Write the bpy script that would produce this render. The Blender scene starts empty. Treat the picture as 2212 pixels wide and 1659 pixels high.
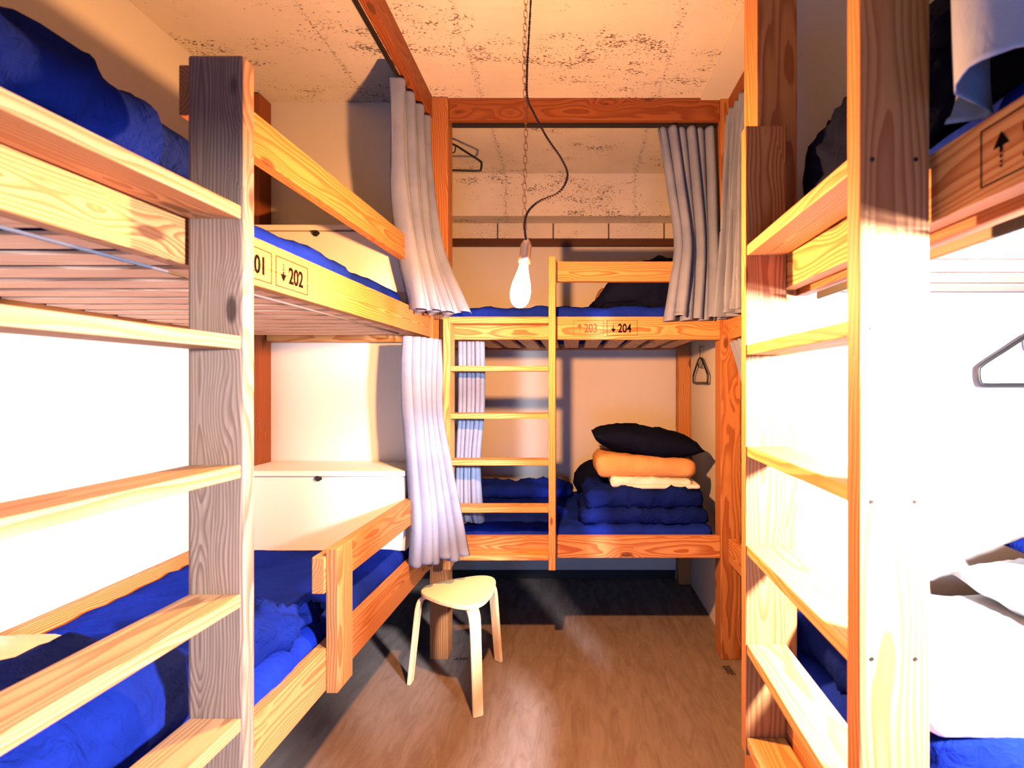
import bpy, bmesh, math, random
from mathutils import Vector, Matrix, noise
random.seed(7)
sc = bpy.context.scene
C = sc.collection
PI = math.pi
H = 1.41            # eye height
CEIL = 2.88

# ------------------------------------------------------------------ materials
class NT:
    def __init__(s, name):
        s.m = bpy.data.materials.new(name); s.m.use_nodes = True
        s.t = s.m.node_tree; s.t.nodes.clear()
        s.out = s.t.nodes.new('ShaderNodeOutputMaterial')
    def n(s, typ, **kw):
        nd = s.t.nodes.new(typ)
        for k, v in kw.items():
            if k in nd.inputs.keys(): pass
            setattr(nd, k, v)
        return nd
    def l(s, a, b): s.t.links.new(a, b)
    def val(s, sock, v):
        if isinstance(v, bpy.types.NodeSocket): s.l(v, sock)
        else: sock.default_value = v
    def math(s, op, a, b=0.0, c=None, clamp=False):
        nd = s.t.nodes.new('ShaderNodeMath'); nd.operation = op; nd.use_clamp = clamp
        s.val(nd.inputs[0], a); s.val(nd.inputs[1], b)
        if c is not None: s.val(nd.inputs[2], c)
        return nd.outputs[0]
    def mul(s, v, sc_):
        nd = s.t.nodes.new('ShaderNodeVectorMath'); nd.operation = 'MULTIPLY'
        s.val(nd.inputs[0], v); nd.inputs[1].default_value = sc_
        return nd.outputs[0]
    def noise(s, v, scale, detail=2, rough=.5, dist=0):
        nd = s.t.nodes.new('ShaderNodeTexNoise'); s.l(v, nd.inputs['Vector'])
        nd.inputs['Scale'].default_value = scale; nd.inputs['Detail'].default_value = detail
        nd.inputs['Roughness'].default_value = rough; nd.inputs['Distortion'].default_value = dist
        return nd.outputs['Fac']
    def step(s, x, a, b, lo=0.0, hi=1.0):
        nd = s.t.nodes.new('ShaderNodeMapRange'); nd.interpolation_type = 'SMOOTHSTEP'
        s.val(nd.inputs[0], x)
        nd.inputs[1].default_value = a; nd.inputs[2].default_value = b
        nd.inputs[3].default_value = lo; nd.inputs[4].default_value = hi
        return nd.outputs[0]
    def mix(s, f, a, b):
        nd = s.t.nodes.new('ShaderNodeMix'); nd.data_type = 'RGBA'
        s.val(nd.inputs[0], f)
        for i, v in ((6, a), (7, b)):
            if isinstance(v, bpy.types.NodeSocket): s.l(v, nd.inputs[i])
            else: nd.inputs[i].default_value = (*v, 1)
        return nd.outputs[2]
    def principled(s, col, rough=.6, bump=None, bstr=.3, bdist=.002, metal=0.0, spec=.3, sheen=0):
        p = s.t.nodes.new('ShaderNodeBsdfPrincipled')
        if isinstance(col, bpy.types.NodeSocket): s.l(col, p.inputs['Base Color'])
        else: p.inputs['Base Color'].default_value = (*col, 1)
        s.val(p.inputs['Roughness'], rough); p.inputs['Metallic'].default_value = metal
        p.inputs['Specular IOR Level'].default_value = spec
        if sheen: p.inputs['Sheen Weight'].default_value = sheen
        if bump is not None:
            b = s.t.nodes.new('ShaderNodeBump'); b.inputs['Strength'].default_value = bstr
            b.inputs['Distance'].default_value = bdist
            s.l(bump, b.inputs['Height']); s.l(b.outputs[0], p.inputs['Normal'])
        s.l(p.outputs[0], s.out.inputs[0]); s.p = p
        return p

def wood(name, light, dark, knot=(0.10, 0.035, 0.015), ring=.0075, fibre=.25, knots=.52):
    t = NT(name)
    a = t.n('ShaderNodeAttribute', attribute_name='wc')
    v = a.outputs['Vector']
    sep = t.n('ShaderNodeSeparateXYZ'); t.l(v, sep.inputs[0])
    big = t.noise(t.mul(v, (1.1, 5, 5)), 1.6, 2)
    fine = t.noise(t.mul(v, (3, 30, 30)), 1.0, 3)
    # knots
    vo = t.n('ShaderNodeTexVoronoi'); t.l(t.mul(v, (4.2, 11, 11)), vo.inputs['Vector'])
    vo.inputs['Scale'].default_value = 1.0
    sc2 = t.n('ShaderNodeSeparateColor'); t.l(vo.outputs['Color'], sc2.inputs[0])
    on = t.math('GREATER_THAN', sc2.outputs[0], knots)
    d = vo.outputs['Distance']
    km = t.math('MULTIPLY', t.step(d, .17, .10), on)
    kr = t.math('MULTIPLY', t.step(d, .5, .08), on)
    r = t.math('SQRT', t.math('ADD', t.math('MULTIPLY', sep.outputs[1], sep.outputs[1]),
                              t.math('MULTIPLY', sep.outputs[2], sep.outputs[2])))
    r = t.math('ADD', r, t.math('MULTIPLY', big, .055))
    r = t.math('ADD', r, t.math('MULTIPLY', fine, .006))
    r = t.math('ADD', r, t.math('MULTIPLY', kr, .016))
    fr = t.math('FRACT', t.math('DIVIDE', r, ring))
    late = t.math('MULTIPLY', t.step(fr, .25, .86), t.step(fr, 1.0, .93))
    fib = t.noise(t.mul(v, (6, 320, 320)), 1.0, 2)
    col = t.mix(t.math('MULTIPLY', late, .95), light, dark)
    col = t.mix(t.math('MULTIPLY', t.step(fib, .35, .75), fibre), col, dark)
    tint = t.step(big, .3, .75)
    col = t.mix(t.math('MULTIPLY', tint, .35), col, tuple(x * .72 for x in light))
    col = t.mix(t.math('MULTIPLY', km, .85), col, knot)
    h = t.math('ADD', t.math('MULTIPLY', late, .5), t.math('MULTIPLY', fib, .4))
    t.principled(col, .55, h, .25, .0008, spec=.25)
    return t.m

def fabric(name, c1, c2=None, wr=1.0, rough=.95, sheen=0, weave=900, spec=.02):
    t = NT(name)
    tc = t.n('ShaderNodeTexCoord'); v = tc.outputs['Object']
    big = t.noise(v, 5, 3, .5, .6)
    w = t.noise(t.mul(v, (1, 1.7, 1.2)), 16, 3, .55, 1.2)
    fi = t.noise(v, weave, 1)
    c2 = c2 or tuple(x * .8 for x in c1)
    col = t.mix(t.step(big, .35, .7), c1, c2)
    col = t.mix(t.math('MULTIPLY', t.step(fi, .4, .7), .18), col, tuple(min(1, x * 1.6) for x in c1))
    h = t.math('ADD', t.math('MULTIPLY', w, 1.0), t.math('MULTIPLY', fi, .06))
    t.principled(col, rough, h, .55 * wr, .014, spec=spec, sheen=sheen)
    return t.m

def plain(name, col, rough=.6, metal=0.0, spec=.4, bump=0):
    t = NT(name)
    tc = t.n('ShaderNodeTexCoord')
    nz = t.noise(tc.outputs['Object'], 40, 3)
    c = t.mix(t.math('MULTIPLY', nz, .12), col, tuple(x * .8 for x in col))
    t.principled(c, rough, nz, bump, .001, metal, spec)
    return t.m

def concrete(name, base=(.74, .70, .63), seams=(), pits=1.0):
    t = NT(name)
    g = t.n('ShaderNodeNewGeometry'); v = g.outputs['Position']
    sep = t.n('ShaderNodeSeparateXYZ'); t.l(v, sep.inputs[0])
    vs = t.mul(v, (.35, 1, 1))
    patch = t.noise(vs, 3.2, 3, .6)
    cluster = t.noise(t.mul(v, (.5, 1, 1)), 14, 3, .6)
    p1 = t.noise(t.mul(v, (.6, 1, 1)), 115, 3, .65)
    p2 = t.noise(t.mul(v, (.22, 1, 1)), 40, 4, .7)
    m = t.math('ADD', t.math('MULTIPLY', t.step(patch, .38, .66), .16), t.math('MULTIPLY', t.step(cluster, .4, .7), .13))
    pit = t.step(t.math('ADD', p1, m), .765, .80)
    pit2 = t.step(t.math('ADD', p2, t.math('MULTIPLY', m, .8)), .82, .85)
    tot = t.math('MAXIMUM', pit, pit2)
    sm = None
    for x in seams:
        wob = t.math('MULTIPLY', t.math('SUBTRACT', t.noise(v, 6, 2), .5), .02)
        dd = t.math('ABSOLUTE', t.math('SUBTRACT', t.math('ADD', sep.outputs[0], wob), x))
        near = t.step(dd, .05, .004)
        tot = t.math('MAXIMUM', tot, t.math('MULTIPLY', near, t.step(t.math('ADD', p1, t.math('MULTIPLY', near, .14)), .70, .76)))
        line = t.step(dd, .006, .002)
        sm = line if sm is None else t.math('MAXIMUM', sm, line)
    cloud = t.noise(v, 2.2, 4, .6)
    col = t.mix(t.step(cloud, .3, .75), base, tuple(x * .86 for x in base))
    strk = t.noise(t.mul(v, (.3, 6, 6)), 8, 3)
    col = t.mix(t.math('MULTIPLY', t.step(strk, .5, .8), .18), col, tuple(x * .75 for x in base))
    if sm is not None:
        col = t.mix(t.math('MULTIPLY', sm, .3), col, tuple(x * .55 for x in base))
    col = t.mix(t.math('MULTIPLY', tot, .85 * pits), col, (.085, .05, .03))
    h = t.math('SUBTRACT', t.math('MULTIPLY', strk, .15), tot)
    t.principled(col, .8, h, .5, .004, spec=.15)
    return t.m

def floor_mat():
    t = NT('floor_plywood')
    g = t.n('ShaderNodeNewGeometry'); v = g.outputs['Position']
    sep = t.n('ShaderNodeSeparateXYZ'); t.l(v, sep.inputs[0])
    g1 = t.noise(t.mul(v, (7, 1.6, 1)), 2.4, 5, .65, 1.2)
    g2 = t.noise(t.mul(v, (60, 2.5, 1)), 1.6, 3)
    cl = t.noise(v, 1.6, 3, .6)
    sc_ = t.noise(t.mul(v, (1, 14, 1)), 16, 3, .7)
    col = t.mix(t.step(g1, .35, .68), (.215, .180, .165), (.155, .118, .102))
    col = t.mix(t.math('MULTIPLY', t.step(g2, .4, .75), .35), col, (.17, .125, .105))
    col = t.mix(t.math('MULTIPLY', t.step(cl, .45, .75), .35), col, (.25, .17, .125))
    col = t.mix(t.math('MULTIPLY', t.step(sc_, .74, .80), .3), col, (.75, .68, .6))
    jy = t.math('ABSOLUTE', t.math('SUBTRACT', sep.outputs[1], 2.63))
    jx = t.math('ABSOLUTE', t.math('SUBTRACT', sep.outputs[0], 0.02))
    j = t.math('MAXIMUM', t.step(jy, .0025, .001), t.step(jx, .0022, .001))
    col = t.mix(t.math('MULTIPLY', j, .45), col, (.15, .11, .09))
    t.principled(col, t.step(g1, .3, .7, .5, .7), g2, .15, .001, spec=.25)
    return t.m

def paint(name, col=(.70, .70, .69), rough=.7):
    t = NT(name)
    g = t.n('ShaderNodeNewGeometry'); v = g.outputs['Position']
    cl = t.noise(v, 1.8, 3, .6); fi = t.noise(v, 260, 2)
    c = t.mix(t.step(cl, .3, .8), col, tuple(x * .93 for x in col))
    t.principled(c, rough, fi, .12, .0006, spec=.2)
    return t.m

def glow(name, col, strength, trans=.35):
    t = NT(name)
    e = t.n('ShaderNodeEmission'); e.inputs[0].default_value = (*col, 1); e.inputs[1].default_value = strength
    tr = t.n('ShaderNodeBsdfTransparent')
    mx = t.n('ShaderNodeMixShader'); mx.inputs[0].default_value = 1 - trans
    t.l(tr.outputs[0], mx.inputs[1]); t.l(e.outputs[0], mx.inputs[2]); t.l(mx.outputs[0], t.out.inputs[0])
    return t.m

M = dict(
    cedar=wood('cedar', (.60, .30, .11), (.34, .09, .022), ring=.0068),
    post=wood('cedar_shaded', (.46, .20, .07), (.26, .075, .022)),  # darker cedar copy: shade on posts and right stiles put into the colour
    batten=wood('dark_batten', (.10, .042, .022), (.05, .018, .01)),
    slat=wood('cedar_slat', (.84, .58, .42), (.62, .34, .22), knots=.75),
    beam=wood('cedar_beam_shaded', (.30, .095, .030), (.18, .045, .013)),  # dark cedar copy: dim light up at the ceiling put into the colour
    grey=wood('cedar_weathered_shaded', (.27, .18, .13), (.13, .075, .052), knot=(.025, .014, .010), ring=.0065, fibre=.6, knots=.25),  # weathered grey, darkened further for the shade on the left stile's front
    rung_l=wood('cedar_rung_dimmed', (.42, .215, .10), (.25, .095, .035), knots=.8),  # darker rung copy, takes down the bulb's light on the left ladder
    cedar_l=wood('cedar_dimmed', (.47, .215, .08), (.29, .085, .024), ring=.0068, knots=.5),  # darker cedar copy, strong bulb light on left boards toned down in colour
    rung=wood('cedar_rung', (.60, .33, .125), (.40, .15, .04), knots=.86),
    birch=wood('birch_ply', (.90, .68, .40), (.84, .58, .30), ring=.02, fibre=.1, knots=2),
    navy=fabric('navy_cotton', (.007, .024, .33), (.005, .017, .24)),
    navy2=fabric('navy_duvet', (.006, .016, .165), (.0035, .010, .105), wr=1.6),
    black=fabric('black_cotton', (.005, .007, .022)),
    orange=fabric('beige_blanket', (.66, .34, .15), wr=.7),
    white=fabric('white_linen', (.83, .81, .80), wr=.6),
    curtain=fabric('chambray_curtain', (.20, .245, .37), (.15, .19, .31), wr=.3),
    concrete=concrete('painted_concrete', seams=(-1.06, -.46, .44)),
    block=concrete('painted_block', pits=.5),
    floor=floor_mat(), wall=paint('wall_paint'), panel=paint('panel_paint', (.68, .665, .64)),
    locker=paint('locker_laminate', (.84, .82, .78), .45),
    steel=plain('steel', (.62, .62, .66), .3, 1.0), dark=plain('black_plastic', (.012, .012, .013), .45),
    ink=plain('black_ink', (.003, .002, .002), .9, spec=.05), faded=plain('faded_ink', (.13, .055, .022), .7),
    cordm=plain('twisted_cord', (.03, .02, .018), .8), chainm=plain('brass_chain', (.30, .17, .09), .4, 1.0),
    railgrey=plain('grey_rail', (.07, .08, .11), .8, spec=.1),
    joint=plain('mortar', (.10, .08, .07), .9), lino=plain('floor_stamp', (.03, .025, .025), .8),
    bulb=glow('glowing_bulb', (1, .80, .50), 40), tube=glow('glowing_tube', (.9, .95, 1), 30),
)

# ------------------------------------------------------------------ object helpers
ORI = {}
def finish(name, bm, mat, parent=None, smooth=False):
    bm.normal_update()
    if bm.verts:
        xs = [v.co for v in bm.verts]
        mn = Vector((min(c.x for c in xs), min(c.y for c in xs), min(c.z for c in xs)))
        mx = Vector((max(c.x for c in xs), max(c.y for c in xs), max(c.z for c in xs)))
        c = Vector(((mn.x + mx.x) / 2, (mn.y + mx.y) / 2, mn.z))
    else: c = Vector()
    for v in bm.verts: v.co -= c
    me = bpy.data.meshes.new(name); bm.to_mesh(me); bm.free()
    if smooth:
        for p in me.polygons: p.use_smooth = True
    if isinstance(mat, (list, tuple)):
        for m in mat: me.materials.append(m)
    else: me.materials.append(mat)
    o = bpy.data.objects.new(name, me); C.objects.link(o)
    ORI[o] = c
    if parent is not None:
        o.parent = parent; o.location = c - ORI[parent]
    else: o.location = c
    return o

def tag(o, label=None, cat=None, group=None, kind=None):
    if label: o['label'] = label
    if cat: o['category'] = cat
    if group: o['group'] = group
    if kind: o['kind'] = kind
    return o

def empty(name, loc, label, cat, group=None):
    o = bpy.data.objects.new(name, None); C.objects.link(o); o.location = loc
    o.empty_display_size = .1
    ORI[o] = Vector(loc)
    return tag(o, label, cat, group)

LP = lambda y: -.805 + .033 * y            # aisle face of the left bunk
def left_map(co):
    """(distance behind the aisle face, y, z) -> world; the wall side stays straight"""
    u, y, z = co
    if u > 0: return Vector((LP(y) + u, y, z))
    t = -u / .9
    return Vector((LP(y) * (1 - t) - 1.70 * t, y, z))

def plank(bm, x0, x1, y0, y1, z0, z1, bev=.003, fmap=None, cuts=0):
    """one sawn piece of timber with solid grain coordinates"""
    d = bmesh.new()
    bmesh.ops.create_cube(d, size=1)
    S = (x1 - x0, y1 - y0, z1 - z0)
    for v in d.verts: v.co = Vector((v.co.x * S[0], v.co.y * S[1], v.co.z * S[2]))
    if bev: bmesh.ops.bevel(d, geom=d.edges[:], offset=min(bev, min(S) * .3), segments=2, affect='EDGES', profile=.6)
    ax = max(range(3), key=lambda i: S[i])
    o1, o2 = [i for i in range(3) if i != ax]
    if S[o1] < S[o2]: o1, o2 = o2, o1                    # o1 = wide side
    if cuts:
        es = [e for e in d.edges if abs((e.verts[0].co - e.verts[1].co)[ax]) > S[ax] * .8]
        bmesh.ops.subdivide_edges(d, edges=es, cuts=cuts)
    lay = bm.verts.layers.float_vector.get('wc') or bm.verts.layers.float_vector.new('wc')
    r0 = random.uniform(0, 50); a0 = random.uniform(-.3, .3) * S[o1]; b0 = S[o2] * .5 + random.uniform(.005, .05)
    if random.random() < .5: b0 = -b0
    cx = Vector(((x0 + x1) / 2, (y0 + y1) / 2, (z0 + z1) / 2))
    mp = {}
    for v in d.verts:
        w = v.co + cx
        if fmap: w = fmap(w)
        nv = bm.verts.new(w); nv[lay] = Vector((v.co[ax] + r0, v.co[o1] - a0, v.co[o2] - b0)); mp[v] = nv
    for f in d.faces: bm.faces.new([mp[v] for v in f.verts])
    d.free()
    return bm

def wood_part(name, box, mat, parent, bev=.003, fmap=None):
    bm = bmesh.new(); plank(bm, *box, bev=bev, fmap=fmap)
    bmesh.ops.recalc_face_normals(bm, faces=bm.faces[:])
    return finish(name, bm, M[mat], parent)

def box(bm, x0, x1, y0, y1, z0, z1, bev=0):
    d = bmesh.new(); bmesh.ops.create_cube(d, size=1)
    for v in d.verts:
        v.co = Vector(((x0 + x1) / 2 + v.co.x * (x1 - x0), (y0 + y1) / 2 + v.co.y * (y1 - y0), (z0 + z1) / 2 + v.co.z * (z1 - z0)))
    if bev: bmesh.ops.bevel(d, geom=d.edges[:], offset=bev, segments=2, affect='EDGES')
    mp = {v: bm.verts.new(v.co) for v in d.verts}
    for f in d.faces: bm.faces.new([mp[v] for v in f.verts])
    d.free()
    return bm

def struct(name, boxes, mat, kind='structure'):
    bm = bmesh.new()
    for b in boxes: box(bm, *b)
    o = finish(name, bm, M[mat]); o['kind'] = kind
    return o

def catmull(pts, n=8):
    pts = [Vector(p) for p in pts]; out = []
    for i in range(len(pts) - 1):
        p0 = pts[max(i - 1, 0)]; p1 = pts[i]; p2 = pts[i + 1]; p3 = pts[min(i + 2, len(pts) - 1)]
        for k in range(n):
            t = k / n
            out.append(.5 * ((2 * p1) + (p2 - p0) * t + (2 * p0 - 5 * p1 + 4 * p2 - p3) * t * t + (3 * p1 - p0 - 3 * p2 + p3) * t ** 3))
    out.append(pts[-1]); return out

def tube(bm, pts, r, seg=8, closed=False):
    pts = [Vector(p) for p in pts]; n = len(pts); rings = []
    nrm = None
    for i, p in enumerate(pts):
        a = pts[(i - 1) % n] if (closed or i > 0) else p
        b = pts[(i + 1) % n] if (closed or i < n - 1) else p
        t = (b - a).normalized()
        if nrm is None:
            nrm = t.orthogonal().normalized()
        nrm = (nrm - t * nrm.dot(t)).normalized()
        bi = t.cross(nrm)
        rr = r(i / (n - 1)) if callable(r) else r
        rings.append([bm.verts.new(p + (nrm * math.cos(2 * PI * k / seg) + bi * math.sin(2 * PI * k / seg)) * rr) for k in range(seg)])
    m = n if closed else n - 1
    for i in range(m):
        A, B = rings[i], rings[(i + 1) % n]
        for k in range(seg): bm.faces.new([A[k], A[(k + 1) % seg], B[(k + 1) % seg], B[k]])
    if not closed:
        bm.faces.new(rings[0][::-1]); bm.faces.new(rings[-1])
    return bm

def lathe(bm, prof, c, seg=24, mtx=None):
    rings = []
    for r, z in prof:
        ring = []
        for k in range(seg):
            p = Vector((r * math.cos(2 * PI * k / seg), r * math.sin(2 * PI * k / seg), z))
            if mtx: p = mtx @ p
            ring.append(bm.verts.new(p + Vector(c)))
        rings.append(ring)
    for i in range(len(rings) - 1):
        for k in range(seg): bm.faces.new([rings[i][k], rings[i][(k + 1) % seg], rings[i + 1][(k + 1) % seg], rings[i + 1][k]])
    bm.faces.new(rings[0][::-1]); bm.faces.new(rings[-1])
    return bm

def fbm(p, seed, o=3):
    s = 0; a = 1; f = 1
    for i in range(o):
        s += a * noise.noise(Vector((p.x * f + seed * 7.3, p.y * f - seed * 3.1, p.z * f + seed))); a *= .5; f *= 2.1
    return s
def ridge(p, seed):
    n = noise.noise(Vector((p.x + seed * 5.7, p.y + seed * 2.9, p.z - seed)))
    return (1 - min(1, abs(n) * 3.2)) ** 2

def soft(bm, x0, x1, y0, y1, z0, z1, r=.05, step=.025, amp=.008, freq=6, rid=.0, ridf=(6, 6, 6), seed=0, top=None, fmap=None):
    """a soft cloth block: rounded box with lumps, ridged creases and an optional top(x, y) height factor"""
    N = [max(2, int(round((b - a) / step))) for a, b in ((x0, x1), (y0, y1), (z0, z1))]
    lo = Vector((x0, y0, z0)); hi = Vector((x1, y1, z1)); cc = (lo + hi) / 2
    cache = {}
    def vert(i, j, k):
        key = (i, j, k)
        if key in cache: return cache[key]
        p = Vector((x0 + (x1 - x0) * i / N[0], y0 + (y1 - y0) * j / N[1], z0 + (z1 - z0) * k / N[2]))
        R = [min(r, (hi[a] - lo[a]) / 2) for a in range(3)]
        q = Vector([min(max(p[a], lo[a] + R[a]), hi[a] - R[a]) for a in range(3)])
        d = Vector([(p[a] - q[a]) / R[a] for a in range(3)])
        L = d.length
        if L > 1e-6:
            m = max(abs(t) for t in d)
            d = d / L * m
            p = Vector([q[a] + d[a] * R[a] for a in range(3)])
            n = d.normalized()
        else: n = (p - cc).normalized()
        if top and k > 0:
            f = top((p.x - x0) / (x1 - x0), (p.y - y0) / (y1 - y0))
            p.z = z0 + (p.z - z0) * f
        w = amp * fbm(p * freq, seed)
        if rid: w += rid * (ridge(Vector((p.x * ridf[0], p.y * ridf[1], p.z * ridf[2])) + Vector((.35 * fbm(p * 3, seed + 4),) * 3), seed) - .25)
        if (p.z - z0) < .02 * 1: w *= max(0, (p.z - z0) / .02)
        p = p + n * w
        if fmap: p = fmap(p)
        cache[key] = bm.verts.new(p)
        return cache[key]
    for a in range(3):
        b, c = [t for t in range(3) if t != a]
        for side in (0, N[a]):
            for i in range(N[b]):
                for j in range(N[c]):
                    idx = []
                    for di, dj in ((0, 0), (1, 0), (1, 1), (0, 1)):
                        q = [0, 0, 0]; q[a] = side; q[b] = i + di; q[c] = j + dj
                        idx.append(vert(*q))
                    try: bm.faces.new(idx)
                    except ValueError: pass
    bmesh.ops.recalc_face_normals(bm, faces=bm.faces[:])
    return bm

def soft_thing(name, mat, label, cat, group=None, **kw):
    bm = bmesh.new(); args = kw.pop('b')
    soft(bm, *args, **kw)
    return tag(finish(name, bm, M[mat], smooth=True), label, cat, group)

def pillow_bm(bm, c, w, l, h, rot=(0, 0, 0), seed=0, n=26, squeeze=None):
    R = Matrix.Rotation(rot[2], 4, 'Z') @ Matrix.Rotation(rot[1], 4, 'Y') @ Matrix.Rotation(rot[0], 4, 'X')
    g = {}
    for s in (1, -1):
        for i in range(n + 1):
            for j in range(n + 1):
                u = -1 + 2 * i / n; v = -1 + 2 * j / n
                e = max(abs(u), abs(v))
                if s == -1 and e > .999: g[(s, i, j)] = g[(1, i, j)]; continue
                t = max(0, (1 - abs(u) ** 3.2)) ** .55 * max(0, (1 - abs(v) ** 3.2)) ** .55
                pin = 1 - .10 * (abs(u) ** 2) * (1 - abs(v) ** 2) - .0
                pin2 = 1 - .10 * (abs(v) ** 2) * (1 - abs(u) ** 2)
                p = Vector((u * w / 2 * pin2, v * l / 2 * pin, s * t * h / 2))
                p.z += .012 * fbm(p * 9, seed) * t * 1.2 + .010 * s * (ridge(p * 10, seed) - .3) * t
                g[(s, i, j)] = bm.verts.new(Vector(c) + R @ p)
        for i in range(n):
            for j in range(n):
                q = [g[(s, i, j)], g[(s, i + 1, j)], g[(s, i + 1, j + 1)], g[(s, i, j + 1)]]
                try: bm.faces.new(q if s == 1 else q[::-1])
                except ValueError: pass
    return bm

def curtain(name, rows, folds, amp, label, seed=0, group='grey berth curtains', nv=46, rail=None, mat='curtain'):
    """rows: (z, (xa, ya), (xb, yb), fold factor) from hem to heading, smoothly interpolated; pleated heading at top"""
    rows = sorted(rows, key=lambda r: -r[0])
    nu = int(folds * 12)
    bm = bmesh.new(); uv = {}
    zs = [r[0] for r in rows]
    def samp(t):
        x = t * (len(rows) - 1); i = min(int(x), len(rows) - 2); f = x - i; f = f * f * (3 - 2 * f) if False else f
        a, b = rows[i], rows[i + 1]
        a0 = rows[max(i - 1, 0)]; b1 = rows[min(i + 2, len(rows) - 1)]
        def cr(p0, p1, p2, p3):
            return .5 * ((2 * p1) + (p2 - p0) * f + (2 * p0 - 5 * p1 + 4 * p2 - p3) * f * f + (3 * p1 - p0 - 3 * p2 + p3) * f ** 3)
        z = cr(a0[0], a[0], b[0], b1[0])
        A = Vector((cr(a0[1][0], a[1][0], b[1][0], b1[1][0]), cr(a0[1][1], a[1][1], b[1][1], b1[1][1]), 0))
        B = Vector((cr(a0[2][0], a[2][0], b[2][0], b1[2][0]), cr(a0[2][1], a[2][1], b[2][1], b1[2][1]), 0))
        return z, A, B, a[3] + (b[3] - a[3]) * f
    tilt = lambda t, u: 0
    for j in range(nv + 1):
        t = j / nv
        z, A, B, fa = samp(t)
        d = (B - A); n = Vector((-d.y, d.x, 0)).normalized()
        for i in range(nu + 1):
            u = i / nu
            us = u + .035 * math.sin(u * 9 + seed) * math.sin(u * PI) + .05 * t * noise.noise(Vector((u * 3, t * 1.3, seed * 3.3))) * math.sin(u * PI)
            ph = 2 * PI * folds * us + 1.1 * t * noise.noise(Vector((u * 4 + seed, t * 2, 1.7)))
            s = math.sin(ph); s = math.copysign(abs(s) ** .75, s)
            k = amp * fa * (1 + .5 * noise.noise(Vector((u * 5, t * 1.5, seed + 9))))
            w = s * k + .35 * k * math.sin(ph * .5 + 2 + seed)
            p = A + d * us + n * w
            side = .35 * k * math.cos(ph) * (1 if abs(s) < .9 else .6)
            p += d.normalized() * side
            zz = z + (.006 * math.sin(ph * .5 + seed) + .012 * noise.noise(Vector((u * 6, 3, seed)))) * (1 if t > .97 else 0)
            uv[(i, j)] = bm.verts.new((p.x, p.y, zz))
    for j in range(nv):
        for i in range(nu):
            bm.faces.new([uv[(i, j)], uv[(i + 1, j)], uv[(i + 1, j + 1)], uv[(i, j + 1)]])
    o = finish(name, bm, M[mat], smooth=True)
    md = o.modifiers.new('thickness', 'SOLIDIFY'); md.thickness = .0025
    tag(o, label, 'curtain', group)
    # heading hooks
    z, A, B, _ = samp(0)
    m = max(3, int(folds))
    for i in range(m):
        hb = bmesh.new(); p = A + (B - A) * ((i + .5) / m)
        tube(hb, [(p.x, p.y, z - .012), (p.x, p.y, z + .006)], .0016, 6)
        finish('hook', hb, M['steel'], o, smooth=True)
    return o

def to_world_text(bm, body, size, origin, ex, ey, en, xs=.72):
    cu = bpy.data.curves.new('t', 'FONT'); cu.body = body; cu.size = size; cu.extrude = .0004
    cu.offset = .0011 if size > .02 else 0
    ob = bpy.data.objects.new('t', cu)
    C.objects.link(ob)
    me = bpy.data.meshes.new_from_object(ob)
    C.objects.unlink(ob); bpy.data.objects.remove(ob)
    mp = []
    for v in me.vertices:
        mp.append(bm.verts.new(Vector(origin) + ex * v.co.x * xs + ey * v.co.y + en * v.co.z))
    for p in me.polygons:
        try: bm.faces.new([mp[i] for i in p.vertices])
        except ValueError: pass
    bpy.data.meshes.remove(me)

def sign(parent, origin, ex, en, text, arrow, w=.150, h=.077, mat='ink'):
    """stencilled berth number: thin frame, dashed arrow and digits"""
    ey = Vector((0, 0, 1)); O = Vector(origin) + en * .0012; bm = bmesh.new()
    def quad(pts):
        vs = [bm.verts.new(O + ex * x + ey * y) for x, y in pts]; bm.faces.new(vs)
    t = .0020
    for a in ((0, 0, w, t), (0, h - t, w, h), (0, t, t, h - t), (w - t, t, w, h - t)):
        quad([(a[0], a[1]), (a[2], a[1]), (a[2], a[3]), (a[0], a[3])])
    ax = .033; s = 1 if arrow == 'up' else -1; cy = h / 2
    quad([(ax - .0125, cy + s * .004), (ax + .0125, cy + s * .004), (ax, cy + s * .023)])
    quad([(ax - .0023, cy - s * .004), (ax + .0023, cy - s * .004), (ax + .0023, cy + s * .005), (ax - .0023, cy + s * .005)])
    for k, (a, b) in enumerate(((.007, .011), (.014, .017), (.020, .023))):
        quad([(ax - .0021, cy - s * a), (ax + .0021, cy - s * a), (ax + .0021, cy - s * b), (ax - .0021, cy - s * b)])
    to_world_text(bm, text, .062, O + ex * (.064 if text == '205' else .056) + ey * (cy - .0222), ex, ey, en, .74)
    return finish('berth_number', bm, M[mat], parent)

# ------------------------------------------------------------------ room shell
struct('floor', [(-1.78, 1.6, -1.6, 3.8, -.06, 0)], 'floor')
FLOOR = bpy.data.objects['floor']
struct('ceiling', [(-1.78, 1.6, -1.6, 3.8, CEIL, CEIL + .08)], 'concrete')
struct('trim_1', [(.662, 1.58, -1.6, 3.54, CEIL - .012, CEIL)], 'panel')
struct('wall_left', [(-1.78, -1.70, -1.6, 2.66, 0, CEIL)], 'wall')
struct('wall_left_end', [(-1.70, -.765, 2.66, 2.70, .46, CEIL)], 'panel')
struct('wall_left_alcove', [(-1.34, -1.28, 2.70, 3.72, 0, CEIL)], 'wall')
struct('wall_right', [(1.50, 1.58, -1.6, 2.72, 0, CEIL)], 'wall')
struct('wall_right_end', [(.60, 1.50, 1.49, 1.53, 0, CEIL)], 'panel')
struct('wall_right_alcove', [(.838, .90, 2.706, 3.70, 0, CEIL)], 'panel')
struct('wall_right_corner', [(.90, 1.50, 2.66, 2.72, 0, CEIL)], 'panel')
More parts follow.
